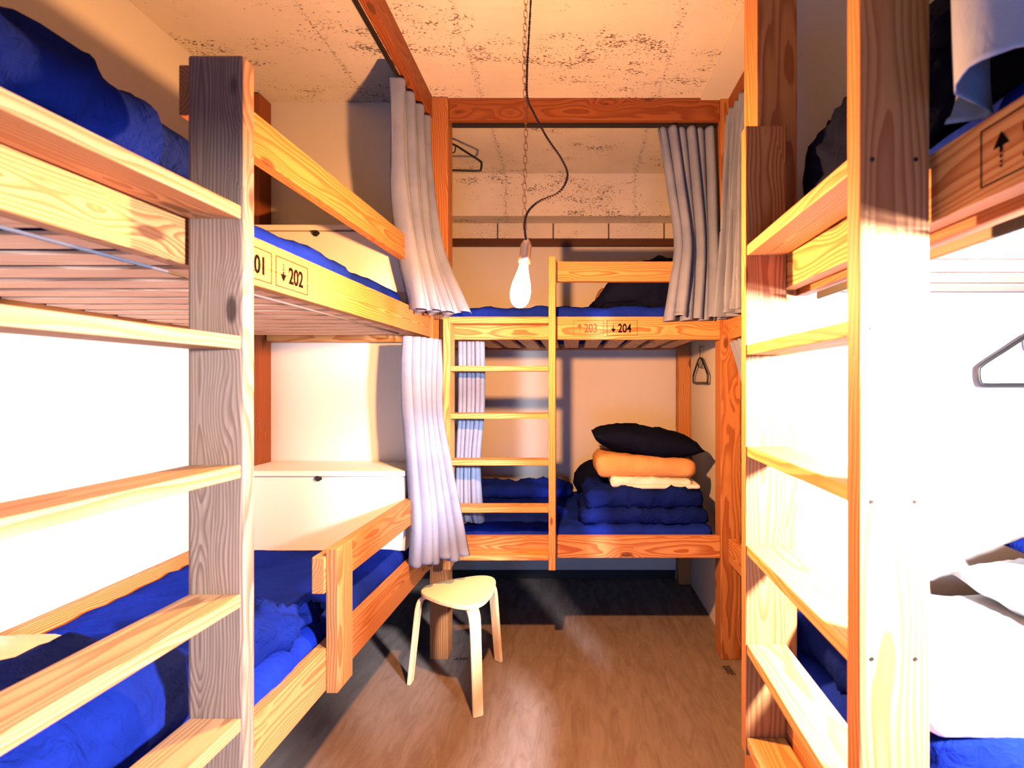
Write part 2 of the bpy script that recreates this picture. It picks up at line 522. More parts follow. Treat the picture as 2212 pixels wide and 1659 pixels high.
struct('wall_front', [(-1.78, -.60, -1.60, -1.54, 0, CEIL), (.50, 1.58, -1.60, -1.54, 0, CEIL), (-.60, .50, -1.60, -1.54, 1.15, CEIL), (-.60, .50, -1.60, -1.54, 0, .30)], 'wall')  # unseen wall; its low opening is added for the fill light
struct('added_window', [(-.60, -.55, -1.60, -1.55, .30, 1.15), (.45, .50, -1.60, -1.55, .30, 1.15), (-.55, .45, -1.60, -1.55, .30, .35), (-.55, .45, -1.60, -1.55, 1.10, 1.15)], 'locker')  # added frame, never in view, around the blue fill light
struct('wall_back', [(-1.28, .838, 3.70, 3.76, 0, 2.405)], 'panel')
bmw = bmesh.new()
xs = [-1.28, -.946, -.541, -.135, .270, .675, .838]
for i in range(6): box(bmw, xs[i] + .005, xs[i + 1] - .005, 3.715, 3.775, 2.455, 2.584, .003)
o = finish('wall_back_blocks', bmw, M['block']); o['kind'] = 'structure'
struct('wall_back_joint', [(-1.28, .838, 3.73, 3.78, 2.405, 2.60)], 'joint')
struct('ceiling_beam', [(-1.28, .838, 3.555, 3.78, 2.584, CEIL)], 'concrete')
bmc = bmesh.new(); plank(bmc, -1.28, .835, 3.655, 3.715, 2.405, 2.452)
o = finish('trim_2', bmc, M['batten']); o['kind'] = 'structure'
struct('baseboard_back', [(-1.28, .75, 3.688, 3.70, 0, .06)], 'dark')
# stamps printed on the plywood floor
bm = bmesh.new()
to_world_text(bm, 'BIIIF', .052, (.752, 2.545, .001), Vector((.10, -1, 0)).normalized(), Vector((1, .1, 0)).normalized(), Vector((0, 0, 1)), .9)
finish('stamp', bm, M['lino'], FLOOR)
bm = bmesh.new()
to_world_text(bm, 'ATBI  ACT', .028, (-.60, 2.60, .001), Vector((1, 0, 0)), Vector((0, 1, 0)), Vector((0, 0, 1)), 1.15)
finish('stamp', bm, M['lino'], FLOOR)

# ------------------------------------------------------------------ left bunk
L = empty('bunk_bed', (-1.2, 1.4, 0), 'cedar bunk bed along the left wall, berths 201 and 202, ladder at its near end', 'bunk bed', 'cedar bunk beds of the dormitory')
def lw(name, b, mat='cedar_l', par=None, **k): return wood_part(name, b, mat, par or L, fmap=left_map, **k)
lb = lw('side_board', (-.036, 0, .12, 2.598, 1.649, 1.765))
lw('guard_rail', (-.036, 0, 1.046, 2.598, 1.962, 2.066))
lw('side_board', (-.036, 0, .12, 2.598, .470, .600))
lw('guard_rail', (-.036, 0, 1.55, 2.44, .770, .882))
lw('guard_upright', (.0005, .0365, 1.56, 1.66, .462, .905))
for x0, x1, y0, y1 in ((-.141, -.037, .12, .225),):
    lw('corner_post', (x0, x1, y0, y1, 0, .470), 'cedar')
wood_part('corner_post', (-1.672, -1.567, 2.555, 2.655, 0, 2.87), 'beam', L)
wood_part('corner_post', (-1.672, -1.567, .12, .22, 0, 2.87), 'cedar', L)
wood_part('wall_ledger', (-1.698, -1.655, .23, 2.55, 1.632, 1.680), 'beam', L)
wood_part('end_ledger', (-1.56, -.775, 2.60, 2.64, 1.625, 1.69), 'cedar', L)
wood_part('wall_ledger', (-1.698, -1.664, .23, 2.55, .47, .672), 'cedar', L)
for i in range(19):
    y = .215 + i * .1255
    lw('slat', (-.850, -.040, y, y + .086, 1.656, 1.664), 'slat', bev=.001)
wood_part('bed_base', (-1.66, -.845, .23, 2.54, .485, .50), 'slat', L)
# ladder of the left bunk
def left_lad(co):
    x, y, z = co
    return Vector((x + .055 * (y - 1.01), y, z))
LR = [.353, .095, -.160, -.416, -.662, -.905]
wood_part('ladder_stile', (-.762, -.652, 1.010, 1.045, .40, 2.063), 'grey', L, bev=.006, fmap=left_lad)
wood_part('ladder_stile', (-.762, -.652, .425, .460, .40, 2.063), 'grey', L, bev=.006, fmap=left_lad)
for r in LR:
    wood_part('ladder_rung', (-.757, -.655, .4605, 1.0095, H + r - .026, H + r), 'rung_l', L, fmap=left_lad)
bm = bmesh.new(); tube(bm, [left_map(Vector((-.050, y, 1.6385))) for y in (.25, .9, 1.6, 2.3)], .0035, 8)
finish('curtain_rail', bm, M['railgrey'], L, True)
ey = Vector((.033, 1, 0)).normalized(); en = Vector((1, -.033, 0)).normalized()
sign(lb, (LP(1.310), 1.310, 1.6635), ey, en, '202', 'down', .148, .078)
sign(lb, (LP(1.146), 1.146, 1.6635), ey, en, '201', 'up', .147, .078)
# top beam with curtain rail at the ceiling
wood_part('top_beam', (-.752, -.712, -.6, 2.60, 2.765, CEIL - .001), 'beam', L)
bm = bmesh.new(); box(bm, -.765, -.753, .2, 2.58, 2.742, 2.764, .002)
finish('curtain_rail', bm, M['dark'], L)

soft_thing('mattress', 'navy', 'navy covered mattress on the upper berth of the left bunk, behind boards 201 and 202', 'mattress', 'navy mattresses',
           b=(-.850, -.045, .24, 2.335, 1.673, 1.838), r=.05, step=.035, amp=.012, freq=4, rid=.008, ridf=(3, 9, 6), seed=1, fmap=left_map)
soft_thing('mattress', 'navy', 'blue covered mattress on the lower berth of the left bunk', 'mattress', 'navy mattresses',
           b=(-.862, -.040, .24, 2.545, .501, .640), r=.045, step=.03, amp=.010, freq=4, rid=.010, ridf=(3, 9, 6), seed=2, fmap=left_map)
def heap(k): return lambda u, v: .55 + .45 * math.exp(-((u - .45) ** 2) / .16 - ((v - k) ** 2) / .12)
soft_thing('duvet', 'navy2', 'big dark blue folded duvet heaped at the near end of the upper left berth', 'duvet', 'blue duvets',
           b=(-.72, -.07, .30, 1.36, 1.835, 2.055), r=.13, step=.022, amp=.020, freq=5, rid=.022, ridf=(7, 5, 5), seed=3,
           top=lambda u, v: 1.0 - .42 * max(0, v - .35) - .12 * abs(u - .3), fmap=left_map)
soft_thing('duvet', 'navy2', 'bright blue rolled duvet on the lower left berth, behind the near ladder rungs', 'duvet', 'blue duvets',
           b=(-.42, -.06, .35, 1.17, .636, .860), r=.10, step=.020, amp=.016, freq=5, rid=.018, ridf=(8, 5, 6), seed=5, fmap=left_map)
soft_thing('duvet', 'navy2', 'crumpled blue duvet on the lower left berth, behind the short guard upright', 'duvet', 'blue duvets',
           b=(-.46, -.055, 1.20, 1.66, .636, .760), r=.06, step=.016, amp=.022, freq=7, rid=.040, ridf=(9, 8, 8), seed=8,
           top=lambda u, v: .55 + .55 * math.sin(PI * min(1, v * 1.2)) * (.5 + .5 * u), fmap=left_map)
bm = bmesh.new(); pillow_bm(bm, (-1.44, 1.08, .715), .46, .56, .17, (0, .05, .1), 3)
tag(finish('pillow', bm, M['white'], smooth=True), 'white pillow on the lower left berth behind the blue rolled duvet', 'pillow')

def locker(z0, z1, label, lx, lz):
    t = empty('storage_box', (-1.2, 2.5, z0), label, 'storage box', 'white lockable boxes at the foot of the left berths')
    bm = bmesh.new()
    pts = lambda y0, y1, a, b, xr: box(bm, -1.558, xr, y0, y1, a, b, .003)
    pts(2.36, 2.655, z0, z1 - .028, -.770)
    finish('body', bm, M['locker'], t)
    bm = bmesh.new(); box(bm, -1.560, -.766, 2.350, 2.657, z1 - .025, z1, .003)
    finish('lid', bm, M['locker'], t)
    bm = bmesh.new()
    R = Matrix.Rotation(PI / 2, 4, 'X')
    lathe(bm, [(.015, 0), (.015, .004), (.011, .006), (.011, .012)], (lx, 2.36, lz), 20, R)
    box(bm, lx + .004, lx + .022, 2.344, 2.354, lz - .008, lz + .004, .002)
    finish('lock', bm, M['steel'] if False else M['dark'], t)
locker(1.836, 2.146, 'white lockable box with black lock on the upper left berth, against the end panel', -1.186, 2.108)
locker(.636, 1.008, 'white lockable box with black lock on the lower left berth, against the end panel', -1.175, .975)

# ------------------------------------------------------------------ far bunk
F = empty('bunk_bed', (0, 3.15, 0), 'cedar bunk bed across the back wall, berths 203 and 204, with a ladder', 'bunk bed', 'cedar bunk beds of the dormitory')
fw = lambda name, b, mat='cedar', **k: wood_part(name, b, mat, F, **k)
fw('corner_post', (-.726, -.632, 2.602, 2.702, 0, CEIL - .002), 'post', bev=.005)
fw('corner_post', (.761, .866, 2.602, 2.704, 0, CEIL - .002), 'post', bev=.005)
fw('corner_post', (.752, .836, 3.58, 3.685, 0, 2.40), 'cedar')
fw('corner_post', (-1.27, -1.17, 3.58, 3.685, 0, 2.40), 'cedar')
fb = fw('side_board', (-.631, .760, 2.604, 2.640, 1.637, 1.755))
fw('side_board', (-.631, .760, 2.604, 2.640, .520, .630))
fw('guard_rail', (-.078, .760, 2.604, 2.640, 1.935, 2.037))
fw('top_beam', (-.631, .760, 2.615, 2.690, 2.765, CEIL - .001), 'beam')
fw('rear_ledger', (-1.16, .750, 3.60, 3.640, 1.652, 1.70), 'cedar')
fw('rear_ledger', (-1.16, .750, 3.60, 3.640, .52, .60), 'cedar')
for i in range(14):
    x = -1.12 + i * .134
    fw('slat', (x, x + .092, 2.642, 3.598, 1.664, 1.684), 'slat', bev=.002)
fw('bed_base', (-1.15, .745, 2.642, 3.598, .52, .535), 'slat')
bm = bmesh.new(); box(bm, -.62, .755, 2.640, 2.652, 2.742, 2.764, .002)
finish('curtain_rail', bm, M['dark'], F)
fw('ladder_stile', (-.632, -.597, 2.500, 2.600, .497, 1.735), 'rung')
fw('ladder_stile', (-.1136, -.0795, 2.500, 2.600, .494, 2.037), 'rung')
for r in (.325, .089, -.145, -.375, -.607, -.842):
    fw('ladder_rung', (-.5965, -.114, 2.503, 2.598, H + r - .026, H + r), 'rung')
ex = Vector((1, 0, 0)); en2 = Vector((0, -1, 0))
sign(fb, (.180, 2.604, 1.658), ex, en2, '204', 'down', .156, .077)
sign(fb, (.007, 2.604, 1.658), ex, en2, '203', 'up', .156, .077, 'faded')

soft_thing('mattress', 'navy', 'navy covered mattress on the lower berth of the back bunk, below board 204', 'mattress', 'navy mattresses',
           b=(-1.15, .745, 2.645, 3.575, .536, .660), r=.045, step=.03, amp=.012, freq=5, rid=.014, ridf=(9, 4, 6), seed=11)
soft_thing('mattress', 'navy', 'dark navy mattress on the upper berth of the back bunk, behind the light bulb', 'mattress', 'navy mattresses',
           b=(-1.15, .745, 2.645, 3.575, 1.685, 1.815), r=.045, step=.03, amp=.012, freq=5, rid=.014, ridf=(9, 4, 6), seed=12)
soft_thing('quilt', 'navy', 'dark blue quilt pushed against the back wall on the lower back berth', 'quilt',
           b=(-.75, .00, 3.32, 3.58, .655, .745), r=.05, step=.022, amp=.018, freq=6, rid=.02, ridf=(8, 5, 5), seed=13)
soft_thing('duvet', 'black', 'dark navy duvet heaped on the upper back berth behind the guard rail', 'duvet', 'blue duvets',
           b=(.12, .74, 2.72, 3.40, 1.812, 2.09), r=.14, step=.022, amp=.02, freq=5, rid=.02, ridf=(6, 6, 6), seed=14,
           top=lambda u, v: .35 + .72 * min(1, u * 2.2))
bm = bmesh.new(); pillow_bm(bm, (.26, 3.46, 1.93), .20, .24, .28, (0, 0, .2), 6)
tag(finish('pillow', bm, M['orange'], smooth=True), 'beige pillow peeking out behind the dark duvet on the upper back berth', 'pillow')

# the folded bedding pile
bm = bmesh.new()
soft(bm, .04, .735, 2.70, 3.20, .655, .745, r=.045, step=.018, amp=.012, freq=8, rid=.016, ridf=(8, 8, 12), seed=21)
soft(bm, .07, .72, 2.72, 3.18, .735, .845, r=.055, step=.018, amp=.014, freq=8, rid=.018, ridf=(8, 8, 10), seed=22,
     top=lambda u, v: 1 - .25 * max(0, u - .8) * 4 * .5)
tag(finish('duvet', bm, M['navy2'], smooth=True), 'bright blue duvet folded under the white sheet on the lower back berth', 'duvet', 'blue duvets')
soft_thing('bolster', 'black', 'dark rolled quilt behind the folded blue duvet on the lower back berth', 'bolster',
           b=(.02, .30, 3.22, 3.52, .655, .90), r=.12, step=.02, amp=.01, freq=6, rid=.01, ridf=(8, 8, 8), seed=23)
bm = bmesh.new()
soft(bm, .215, .66, 2.78, 3.12, .840, .895, r=.022, step=.014, amp=.005, freq=9, rid=.006, ridf=(6, 9, 9), seed=24,
     top=lambda u, v: 1.15 - .35 * u)
soft(bm, .30, .70, 2.76, 3.10, .838, .862, r=.010, step=.014, amp=.003, freq=9, seed=25)
tag(finish('bed_sheet', bm, M['white'], smooth=True), 'white folded sheet in the bedding pile on the lower back berth', 'sheet')
soft_thing('blanket', 'orange', 'beige orange folded blanket under the black pillow on the lower back berth', 'blanket',
           b=(.13, .70, 2.80, 3.22, .885, 1.005), r=.055, step=.018, amp=.007, freq=6, rid=.005, ridf=(5, 5, 9), seed=26,
           top=lambda u, v: 1.12 - .25 * u)
bm = bmesh.new(); pillow_bm(bm, (.43, 3.02, 1.078), .62, .44, .16, (0, .13, 0), 9)
tag(finish('pillow', bm, M['black'], smooth=True), 'black pillow on top of the folded bedding on the lower back berth', 'pillow')

# ------------------------------------------------------------------ right near bunk
R_ = empty('bunk_bed', (1.05, .75, 0), 'cedar bunk bed close on the right, brightly lit below, with a ladder', 'bunk bed', 'cedar bunk beds of the dormitory')
rw = lambda name, b, mat='cedar', **k: wood_part(name, b, mat, R_, **k)
rb = rw('side_board', (.550, .586, -.30, 1.335, 1.656, 1.7625))
rw('side_board', (.550, .586, -.30, 1.335, .43, .551))
rw('corner_post', (.487, .593, 1.337, 1.442, 0, CEIL - .002), 'post', bev=.005)
rw('corner_post', (.550, .655, -.41, -.305, 0, CEIL - .002), 'cedar')
rw('ladder_stile', (.444, .549, 1.300, 1.335, .461, 2.070), 'post', bev=.004)
rw('ladder_stile', (.430, .535, .760, .797, .461, 2.070), 'post', bev=.004)
def rl(co): x, y, z = co; return Vector((x - .014 * (1.3 - y) / .54, y, z))
for r in (.354, .100, -.159, -.411, -.663, -.902):
    rw('ladder_rung', (.447, .546, .7975, 1.2995, H + r - .026, H + r), 'rung', fmap=rl)
rw('top_beam', (.500, .540, -.6, 1.336, 2.765, CEIL - .001), 'beam')
rw('inner_batten', (.588, .618, -.30, 1.335, 1.640, 1.662), 'beam')
rw('wall_ledger', (1.462, 1.498, -.30, 1.48, 1.575, 1.668), 'cedar')
rw('wall_ledger', (1.462, 1.498, -.30, 1.48, .45, .55), 'cedar')
for i in range(14):
    y = -.28 + i * .1255
    rw('slat', (.625, 1.49, y, y + .092, 1.672, 1.684), 'slat', bev=.002)
rw('bed_base', (.588, 1.46, -.28, 1.48, .535, .55), 'slat')
bm = bmesh.new(); box(bm, .600, .608, -.2, 1.25, 1.618, 1.636, .002)
finish('curtain_rail', bm, M['dark'], R_)
for z in (H + .335, H + .083, H - .175, H - .41):
    for x in (.448, .513):
        bm = bmesh.new()
        lathe(bm, [(.0034, 0), (.0034, .001), (.001, .0012)], (x, .7598, z), 10, Matrix.Rotation(PI / 2, 4, 'X'))
        finish('screw', bm, M['dark'], R_)
sign(rb, (.550, .684, 1.672), Vector((0, -1, 0)), Vector((-1, 0, 0)), '205', 'up', .156, .077)

soft_thing('mattress', 'navy', 'dark mattress on the upper berth of the near right bunk', 'mattress', 'navy mattresses',
           b=(.60, 1.45, -.25, 1.475, 1.693, 1.83), r=.045, step=.04, amp=.01, freq=4, seed=31)
soft_thing('mattress', 'navy', 'blue mattress on the lower berth of the near right bunk, under white bedding', 'mattress', 'navy mattresses',
           b=(.60, 1.45, -.25, 1.475, .551, .685), r=.045, step=.035, amp=.01, freq=4, rid=.01, ridf=(5, 9, 6), seed=32)
soft_thing('duvet', 'black', 'dark duvet heaped on the upper right berth behind the top ladder rung', 'duvet', 'blue duvets',
           b=(.605, 1.30, .98, 1.47, 1.826, 2.30), r=.16, step=.022, amp=.02, freq=5, rid=.025, ridf=(5, 5, 9), seed=33,
           top=lambda u, v: .42 + .62 * min(1, u * 2.6))
soft_thing('duvet', 'navy2', 'blue folded duvet on the lower right berth, under the white sheet', 'duvet', 'blue duvets',
           b=(.612, 1.40, .86, 1.44, .680, .800), r=.055, step=.022, amp=.014, freq=6, rid=.02, ridf=(5, 7, 9), seed=34)
soft_thing('bed_sheet', 'white', 'white sheet spread over the blue duvet on the lower right berth', 'sheet',
           b=(.618, 1.40, .865, 1.40, .797, .840), r=.021, step=.022, amp=.010, freq=6, rid=.008, ridf=(5, 7, 9), seed=35)
bm = bmesh.new(); pillow_bm(bm, (1.29, 1.22, .890), .46, .42, .14, (0, 0, .1), 4)
tag(finish('pillow', bm, M['white'], smooth=True), 'white pillow on the sheet of the lower right berth', 'pillow')
bm = bmesh.new(); pillow_bm(bm, (1.385, 1.20, 1.005), .42, .40, .11, (.03, -.10, .3), 5)
tag(finish('pillow', bm, M['navy2'], smooth=True), 'bright blue pillow with a pointed corner above the white pillow, lower right berth', 'pillow')

# ------------------------------------------------------------------ right far bunk (seen only past the post)
G = empty('bunk_bed', (1.15, 2.1, 0), 'cedar bunk bed between the near right bunk and the back bunk, mostly hidden', 'bunk bed', 'cedar bunk beds of the dormitory')
gw = lambda name, b, mat='cedar', **k: wood_part(name, b, mat, G, **k)
gw('side_board', (.800, .836, 1.56, 2.601, 1.637, 1.755))
gw('side_board', (.800, .836, 1.56, 2.601, .50, .62))
gw('top_beam', (.800, .840, 1.56, 2.601, 2.765, CEIL - .013), 'beam')
gw('corner_post', (.841, .94, 1.56, 1.66, 0, 2.86), 'cedar')
gw('wall_ledger', (1.462, 1.498, 1.56, 2.6, 1.575, 1.665), 'cedar')
for i in range(8):
    y = 1.68 + i * .1255
    gw('slat', (.845, 1.49, y, min(y + .092, 2.65), 1.668, 1.688), 'slat', bev=.002)
gw('bed_base', (.845, 1.46, 1.67, 2.6, .53, .55), 'slat')
bm = bmesh.new(); box(bm, .786, .798, 1.6, 2.59, 2.742, 2.764, .002)
finish('curtain_rail', bm, M['dark'], G)

# ------------------------------------------------------------------ curtains
curtain('curtain', [(2.745, (-.775, 2.20), (-.742, 2.56), .9), (2.58, (-.775, 2.21), (-.725, 2.545), .8), (2.30, (-.775, 2.22), (-.700, 2.52), 1.0),
                    (2.02, (-.750, 2.24), (-.655, 2.47), 1.25), (1.74, (-.712, 2.27), (-.520, 2.42), 1.6)], 7, .034,
        'grey curtain gathered at the far end of the upper left berth, hanging beside the bulb', 1)
curtain('curtain', [(1.632, (-.775, 2.34), (-.655, 2.56), .8), (1.45, (-.775, 2.33), (-.655, 2.52), .8), (1.25, (-.765, 2.33), (-.65, 2.49), 1.0),
                    (1.00, (-.745, 2.32), (-.600, 2.46), 1.2), (.78, (-.728, 2.30), (-.555, 2.44), 1.4), (.60, (-.728, 2.27), (-.520, 2.42), 1.7)], 6, .034,
        'pale lavender curtain tied narrow beside the lower left berth, above the stool', 2)
curtain('curtain', [(2.742, (.44, 2.650), (.755, 2.665), .8), (2.45, (.49, 2.640), (.755, 2.655), 1.0), (2.15, (.53, 2.615), (.750, 2.63), 1.15),
                    (1.95, (.50, 2.580), (.748, 2.595), 1.3), (1.735, (.465, 2.565), (.745, 2.575), 1.5)], 6.5, .034,
        'grey curtain drawn to the right end of the upper back berth', 3)
curtain('curtain', [(2.742, (.792, 2.19), (.782, 2.56), .8), (2.45, (.780, 2.25), (.770, 2.56), .9), (2.1, (.765, 2.22), (.755, 2.56), 1.0),
                    (1.74, (.752, 2.18), (.738, 2.56), 1.4)], 6, .030,
        'grey curtain on the right side wall of the aisle, just past the near right post', 4)
curtain('curtain', [(1.622, (.795, 2.18), (.790, 2.54), .7), (1.3, (.83, 2.05), (.82, 2.35), .8), (.9, (.85, 1.95), (.84, 2.2), 1.0)], 4, .018,
        'slanting grey curtain under the hidden right bunk, in the gap past the near right ladder', 5)
curtain('curtain', [(1.632, (-.60, 2.665), (-.455, 2.675), .8), (1.3, (-.60, 2.665), (-.455, 2.675), .9), (1.0, (-.61, 2.665), (-.480, 2.675), 1.0),
                    (.76, (-.61, 2.665), (-.47, 2.675), 1.3), (.69, (-.60, 2.665), (-.46, 2.675), 1.4)], 6.5, .020,
        'striped looking lavender curtain gathered behind the ladder of the lower back berth', 6)
curtain('curtain', [(2.742, (.600, .775), (.600, .25), .8), (2.3, (.585, .785), (.590, .25), 1.0), (2.0, (.565, .79), (.585, .25), 1.3),
                    (1.79, (.548, .775), (.580, .25), 1.9)], 2.6, .042,
        'blue grey curtain hanging close on the right over the board of the near right bunk', 7)

# ------------------------------------------------------------------ clothes hangers
def hanger(mtx, label, mat='dark', w=.40, group='clothes hangers', tr_=.0062):
    t = empty('clothes_hanger', mtx.translation, label, 'clothes hanger', group)
    def tr(p): return mtx @ Vector(p)
    bm = bmesh.new()
    h = w / 2
    loop = catmull([(0, 0, 0), (h * .25, 0, -.012), (h * .6, 0, -.055), (h * .95, 0, -.100), (h, 0, -.118), (h * .98, 0, -.150), (h * .90, 0, -.158), (h * .5, 0, -.158),
                    (-h * .5, 0, -.158), (-h * .90, 0, -.158), (-h * .98, 0, -.150), (-h, 0, -.118), (-h * .95, 0, -.100), (-h * .6, 0, -.055), (-h * .25, 0, -.012), (0, 0, 0)], 5)[:-1]
    tube(bm, [tr(p) for p in loop], tr_, 8, True)
    finish('frame', bm, M[mat], t, True)
    bm = bmesh.new()
    tube(bm, [tr(p) for p in catmull([(-h * .28, 0, -.018), (-h * .26, 0, -.050), (-h * .18, 0, -.058), (h * .18, 0, -.058), (h * .26, 0, -.050), (h * .28, 0, -.018)], 5)], .0036, 8)
    finish('notch_bar', bm, M[mat], t, True)
    bm = bmesh.new()
    tube(bm, [tr(p) for p in catmull([(0, 0, 0), (0, 0, .030), (.004, 0, .040), (.018, 0, .054), (.014, 0, .072), (0, 0, .079), (-.015, 0, .070), (-.019, 0, .058)], 6)], .0022, 8)
    finish('hook', bm, M['steel'] if mat == 'x' else M[mat], t, True)
    return t
Rz = lambda a: Matrix.Rotation(a, 4, 'Z')
hanger(Matrix.Translation((.812, 3.22, 1.575)) @ Rz(PI / 2), 'black clothes hanger on the side wall of the lower back berth', w=.36)
hanger(Matrix.Translation((-.722, 2.91, 2.790)) @ Rz(.05),
       'black clothes hanger beside the left post in the upper back berth', w=.41)
hanger(Matrix.Translation((1.365, 1.462, 1.565)) @ Rz(-.05), 'black clothes hanger on the end panel of the lower right berth', w=.38)
def hang_fix(name, pts, label):
    bm = bmesh.new(); tube(bm, pts, .003, 8)
    return tag(finish(name, bm, M['steel'], smooth=True), label, 'hook')
hang_fix('wall_hook', [(.838, 3.22, 1.645), (.812, 3.22, 1.6497), (.804, 3.22, 1.658)], 'small wire hook on the side wall above the black hanger, lower back berth')
hang_fix('hanging_rod', [(-1.28, 2.91, 2.866), (-.70, 2.91, 2.8655)], 'thin steel rod under the ceiling carrying the hanger in the upper back berth')
hang_fix('wall_hook', [(1.365, 1.49, 1.635), (1.365, 1.462, 1.6397), (1.365, 1.455, 1.648)], 'small wire hook on the end panel of the lower right berth')

# ------------------------------------------------------------------ pendant lamp
PD = 1.5; S = PD / 1100
pp = lambda px, py: Vector(((px - 1235) * S, PD, H + (829.5 - py) * S))
lamp = empty('pendant_lamp', (-.137, PD, CEIL), 'bare glowing bulb hanging from the ceiling on a thin chain and black twisted cord', 'pendant lamp')
bm = bmesh.new()
ztop, zbot = CEIL, 1.842; nl = int((ztop - zbot) / .0195)
for i in range(nl):
    z = ztop - .010 - i * .0195; x = -.1372 - .002 * math.sin(i * .3)
    hl = .0085; w = .0055; pts = []
    for k in range(14):
        a = 2 * PI * k / 14
        q = Vector((w * math.cos(a), 0, math.sin(a) * w + (hl - .002 if math.sin(a) > 0 else -(hl - .002))))
        q = Matrix.Rotation((.35 if i % 2 else 1.35), 4, 'Z') @ q
        pts.append(q + Vector((x, PD, z)))
    tube(bm, pts, .00095, 5, True)
finish('chain', bm, M['chainm'], lamp, True)
path = catmull([(pp(1150, 0).x, PD - .004, CEIL), pp(1148, -30), pp(1143, 80), pp(1139, 160), pp(1140, 215), pp(1154, 248), pp(1182, 300), pp(1213, 346), pp(1226, 382), pp(1208, 417), pp(1165, 437),
                pp(1142, 458), pp(1134, 485), pp(1137, 524)], 22)
path = [p + Vector((0, -.007, 0)) for p in path]
bm = bmesh.new()
acc = 0; strands = ([], [])
for i, p in enumerate(path):
    if i: acc += (path[i] - path[i - 1]).length
    t = (path[min(i + 1, len(path) - 1)] - path[max(i - 1, 0)]).normalized()
    n1 = t.cross(Vector((0, 1, 0))).normalized(); n2 = t.cross(n1)
    a = acc / .016 * 2 * PI
    for s, sg in enumerate((0, PI)):
        strands[s].append(p + (n1 * math.cos(a + sg) + n2 * math.sin(a + sg)) * .0019)
def resample(pts, step=.0022):
    out = [pts[0]]; rest = 0
    for a, b in zip(pts, pts[1:]):
        out.append(b)
    return out
for s in strands: tube(bm, s, .0021, 6)
finish('cord', bm, M['cordm'], lamp, True)
tilt = Matrix.Rotation(math.radians(7), 4, 'Y')
sock = pp(1138, 520)
bm = bmesh.new()
lathe(bm, [(.006, .004), (.010, 0), (.0135, -.008), (.0165, -.014), (.0165, -.044), (.0175, -.046), (.0175, -.066), (.0135, -.068), (.0135, -.076)], sock, 24, tilt)
lathe(bm, [(.0, .010), (.004, .009), (.004, .002)][1:], sock, 12, tilt)
finish('socket', bm, M['steel'], lamp, True)
bm = bmesh.new()
lathe(bm, [(.013, -.074), (.014, -.082), (.0165, -.092), (.022, -.112), (.027, -.130), (.0300, -.150), (.0295, -.165), (.026, -.180), (.019, -.191), (.010, -.197), (.002, -.199)], sock, 28, tilt)
finish('bulb', bm, M['bulb'], lamp, True)
bpos = sock + tilt @ Vector((0, 0, -.150))
bm = bmesh.new(); lathe(bm, [(.05, -.002), (.05, -.018), (.03, -.03), (.006, -.034)], (-.137, PD, CEIL), 24)
finish('ceiling_rose', bm, M['dark'], lamp, True)

# ------------------------------------------------------------------ stool
SC = Vector((-.512, 2.385, 0))
st = empty('stool', SC, 'three-legged birch stool with a rounded triangular seat in the aisle', 'stool')
legs = [math.radians(a) for a in (-63, 56, 176)]
bm = bmesh.new(); lay = bm.verts.layers.float_vector.new('wc')
prof = [(.90, .428), (.97, .4285), (1.0, .432), (1.0, .444), (.985, .449), (.95, .450)]
rings = []
n = 96
for f, z in prof:
    ring = []
    for k in range(n):
        a = 2 * PI * k / n
        r = .166 + .024 * math.cos(3 * (a - legs[0])) + .004 * math.cos(6 * (a - legs[0]))
        v = bm.verts.new((SC.x + r * f * math.cos(a), SC.y + r * f * math.sin(a), z)); v[lay] = Vector((v.co.x, v.co.y, z + .3)); ring.append(v)
    rings.append(ring)
for i in range(len(rings) - 1):
    for k in range(n): bm.faces.new([rings[i][k], rings[i][(k + 1) % n], rings[i + 1][(k + 1) % n], rings[i + 1][k]])
bm.faces.new(rings[0][::-1]); bm.faces.new(rings[-1])
finish('seat', bm, M['birch'], st)
for a in legs:
    bm = bmesh.new(); lay = bm.verts.layers.float_vector.new('wc')
    ctr = catmull([(.060, .418), (.11, .418), (.150, .418), (.176, .413), (.197, .396), (.208, .365), (.214, .33), (.232, .17), (.2505, .0)], 5)
    ctr = [Vector((p[0], p[1], 0)) if False else Vector((p.x, p.y, 0)) for p in [Vector((q[0], q[1], 0)) for q in ctr]]
    rad = Vector((math.cos(a), math.sin(a), 0)); tan = Vector((-math.sin(a), math.cos(a), 0)); rings = []
    for i, p in enumerate(ctr):
        t = (ctr[min(i + 1, len(ctr) - 1)] - ctr[max(i - 1, 0)]).normalized(); nn = Vector((-t.y, t.x, 0))
        f = i / (len(ctr) - 1); w = .029 - .007 * f; th = .0095
        ring = []
        for sx, sy in ((1, 1), (1, -1), (-1, -1), (-1, 1)):
            q = p + nn * th * sy
            zz = max(0, q.y) if i < len(ctr) - 1 else 0
            v = bm.verts.new(SC + rad * q.x + tan * w * sx + Vector((0, 0, zz))); v[lay] = Vector((f * .5, w * sx, th * sy + .2)); ring.append(v)
        rings.append(ring)
    for i in range(len(rings) - 1):
        for k in range(4): bm.faces.new([rings[i][k], rings[i][(k + 1) % 4], rings[i + 1][(k + 1) % 4], rings[i + 1][k]])
    bm.faces.new(rings[0][::-1]); bm.faces.new(rings[-1])
    bmesh.ops.recalc_face_normals(bm, faces=bm.faces[:])
    bmesh.ops.bevel(bm, geom=[e for e in bm.edges if len(e.link_faces) == 2 and e.calc_face_angle(0) > .9], offset=.003, segments=2, affect='EDGES')
    finish('leg', bm, M['birch'], st)

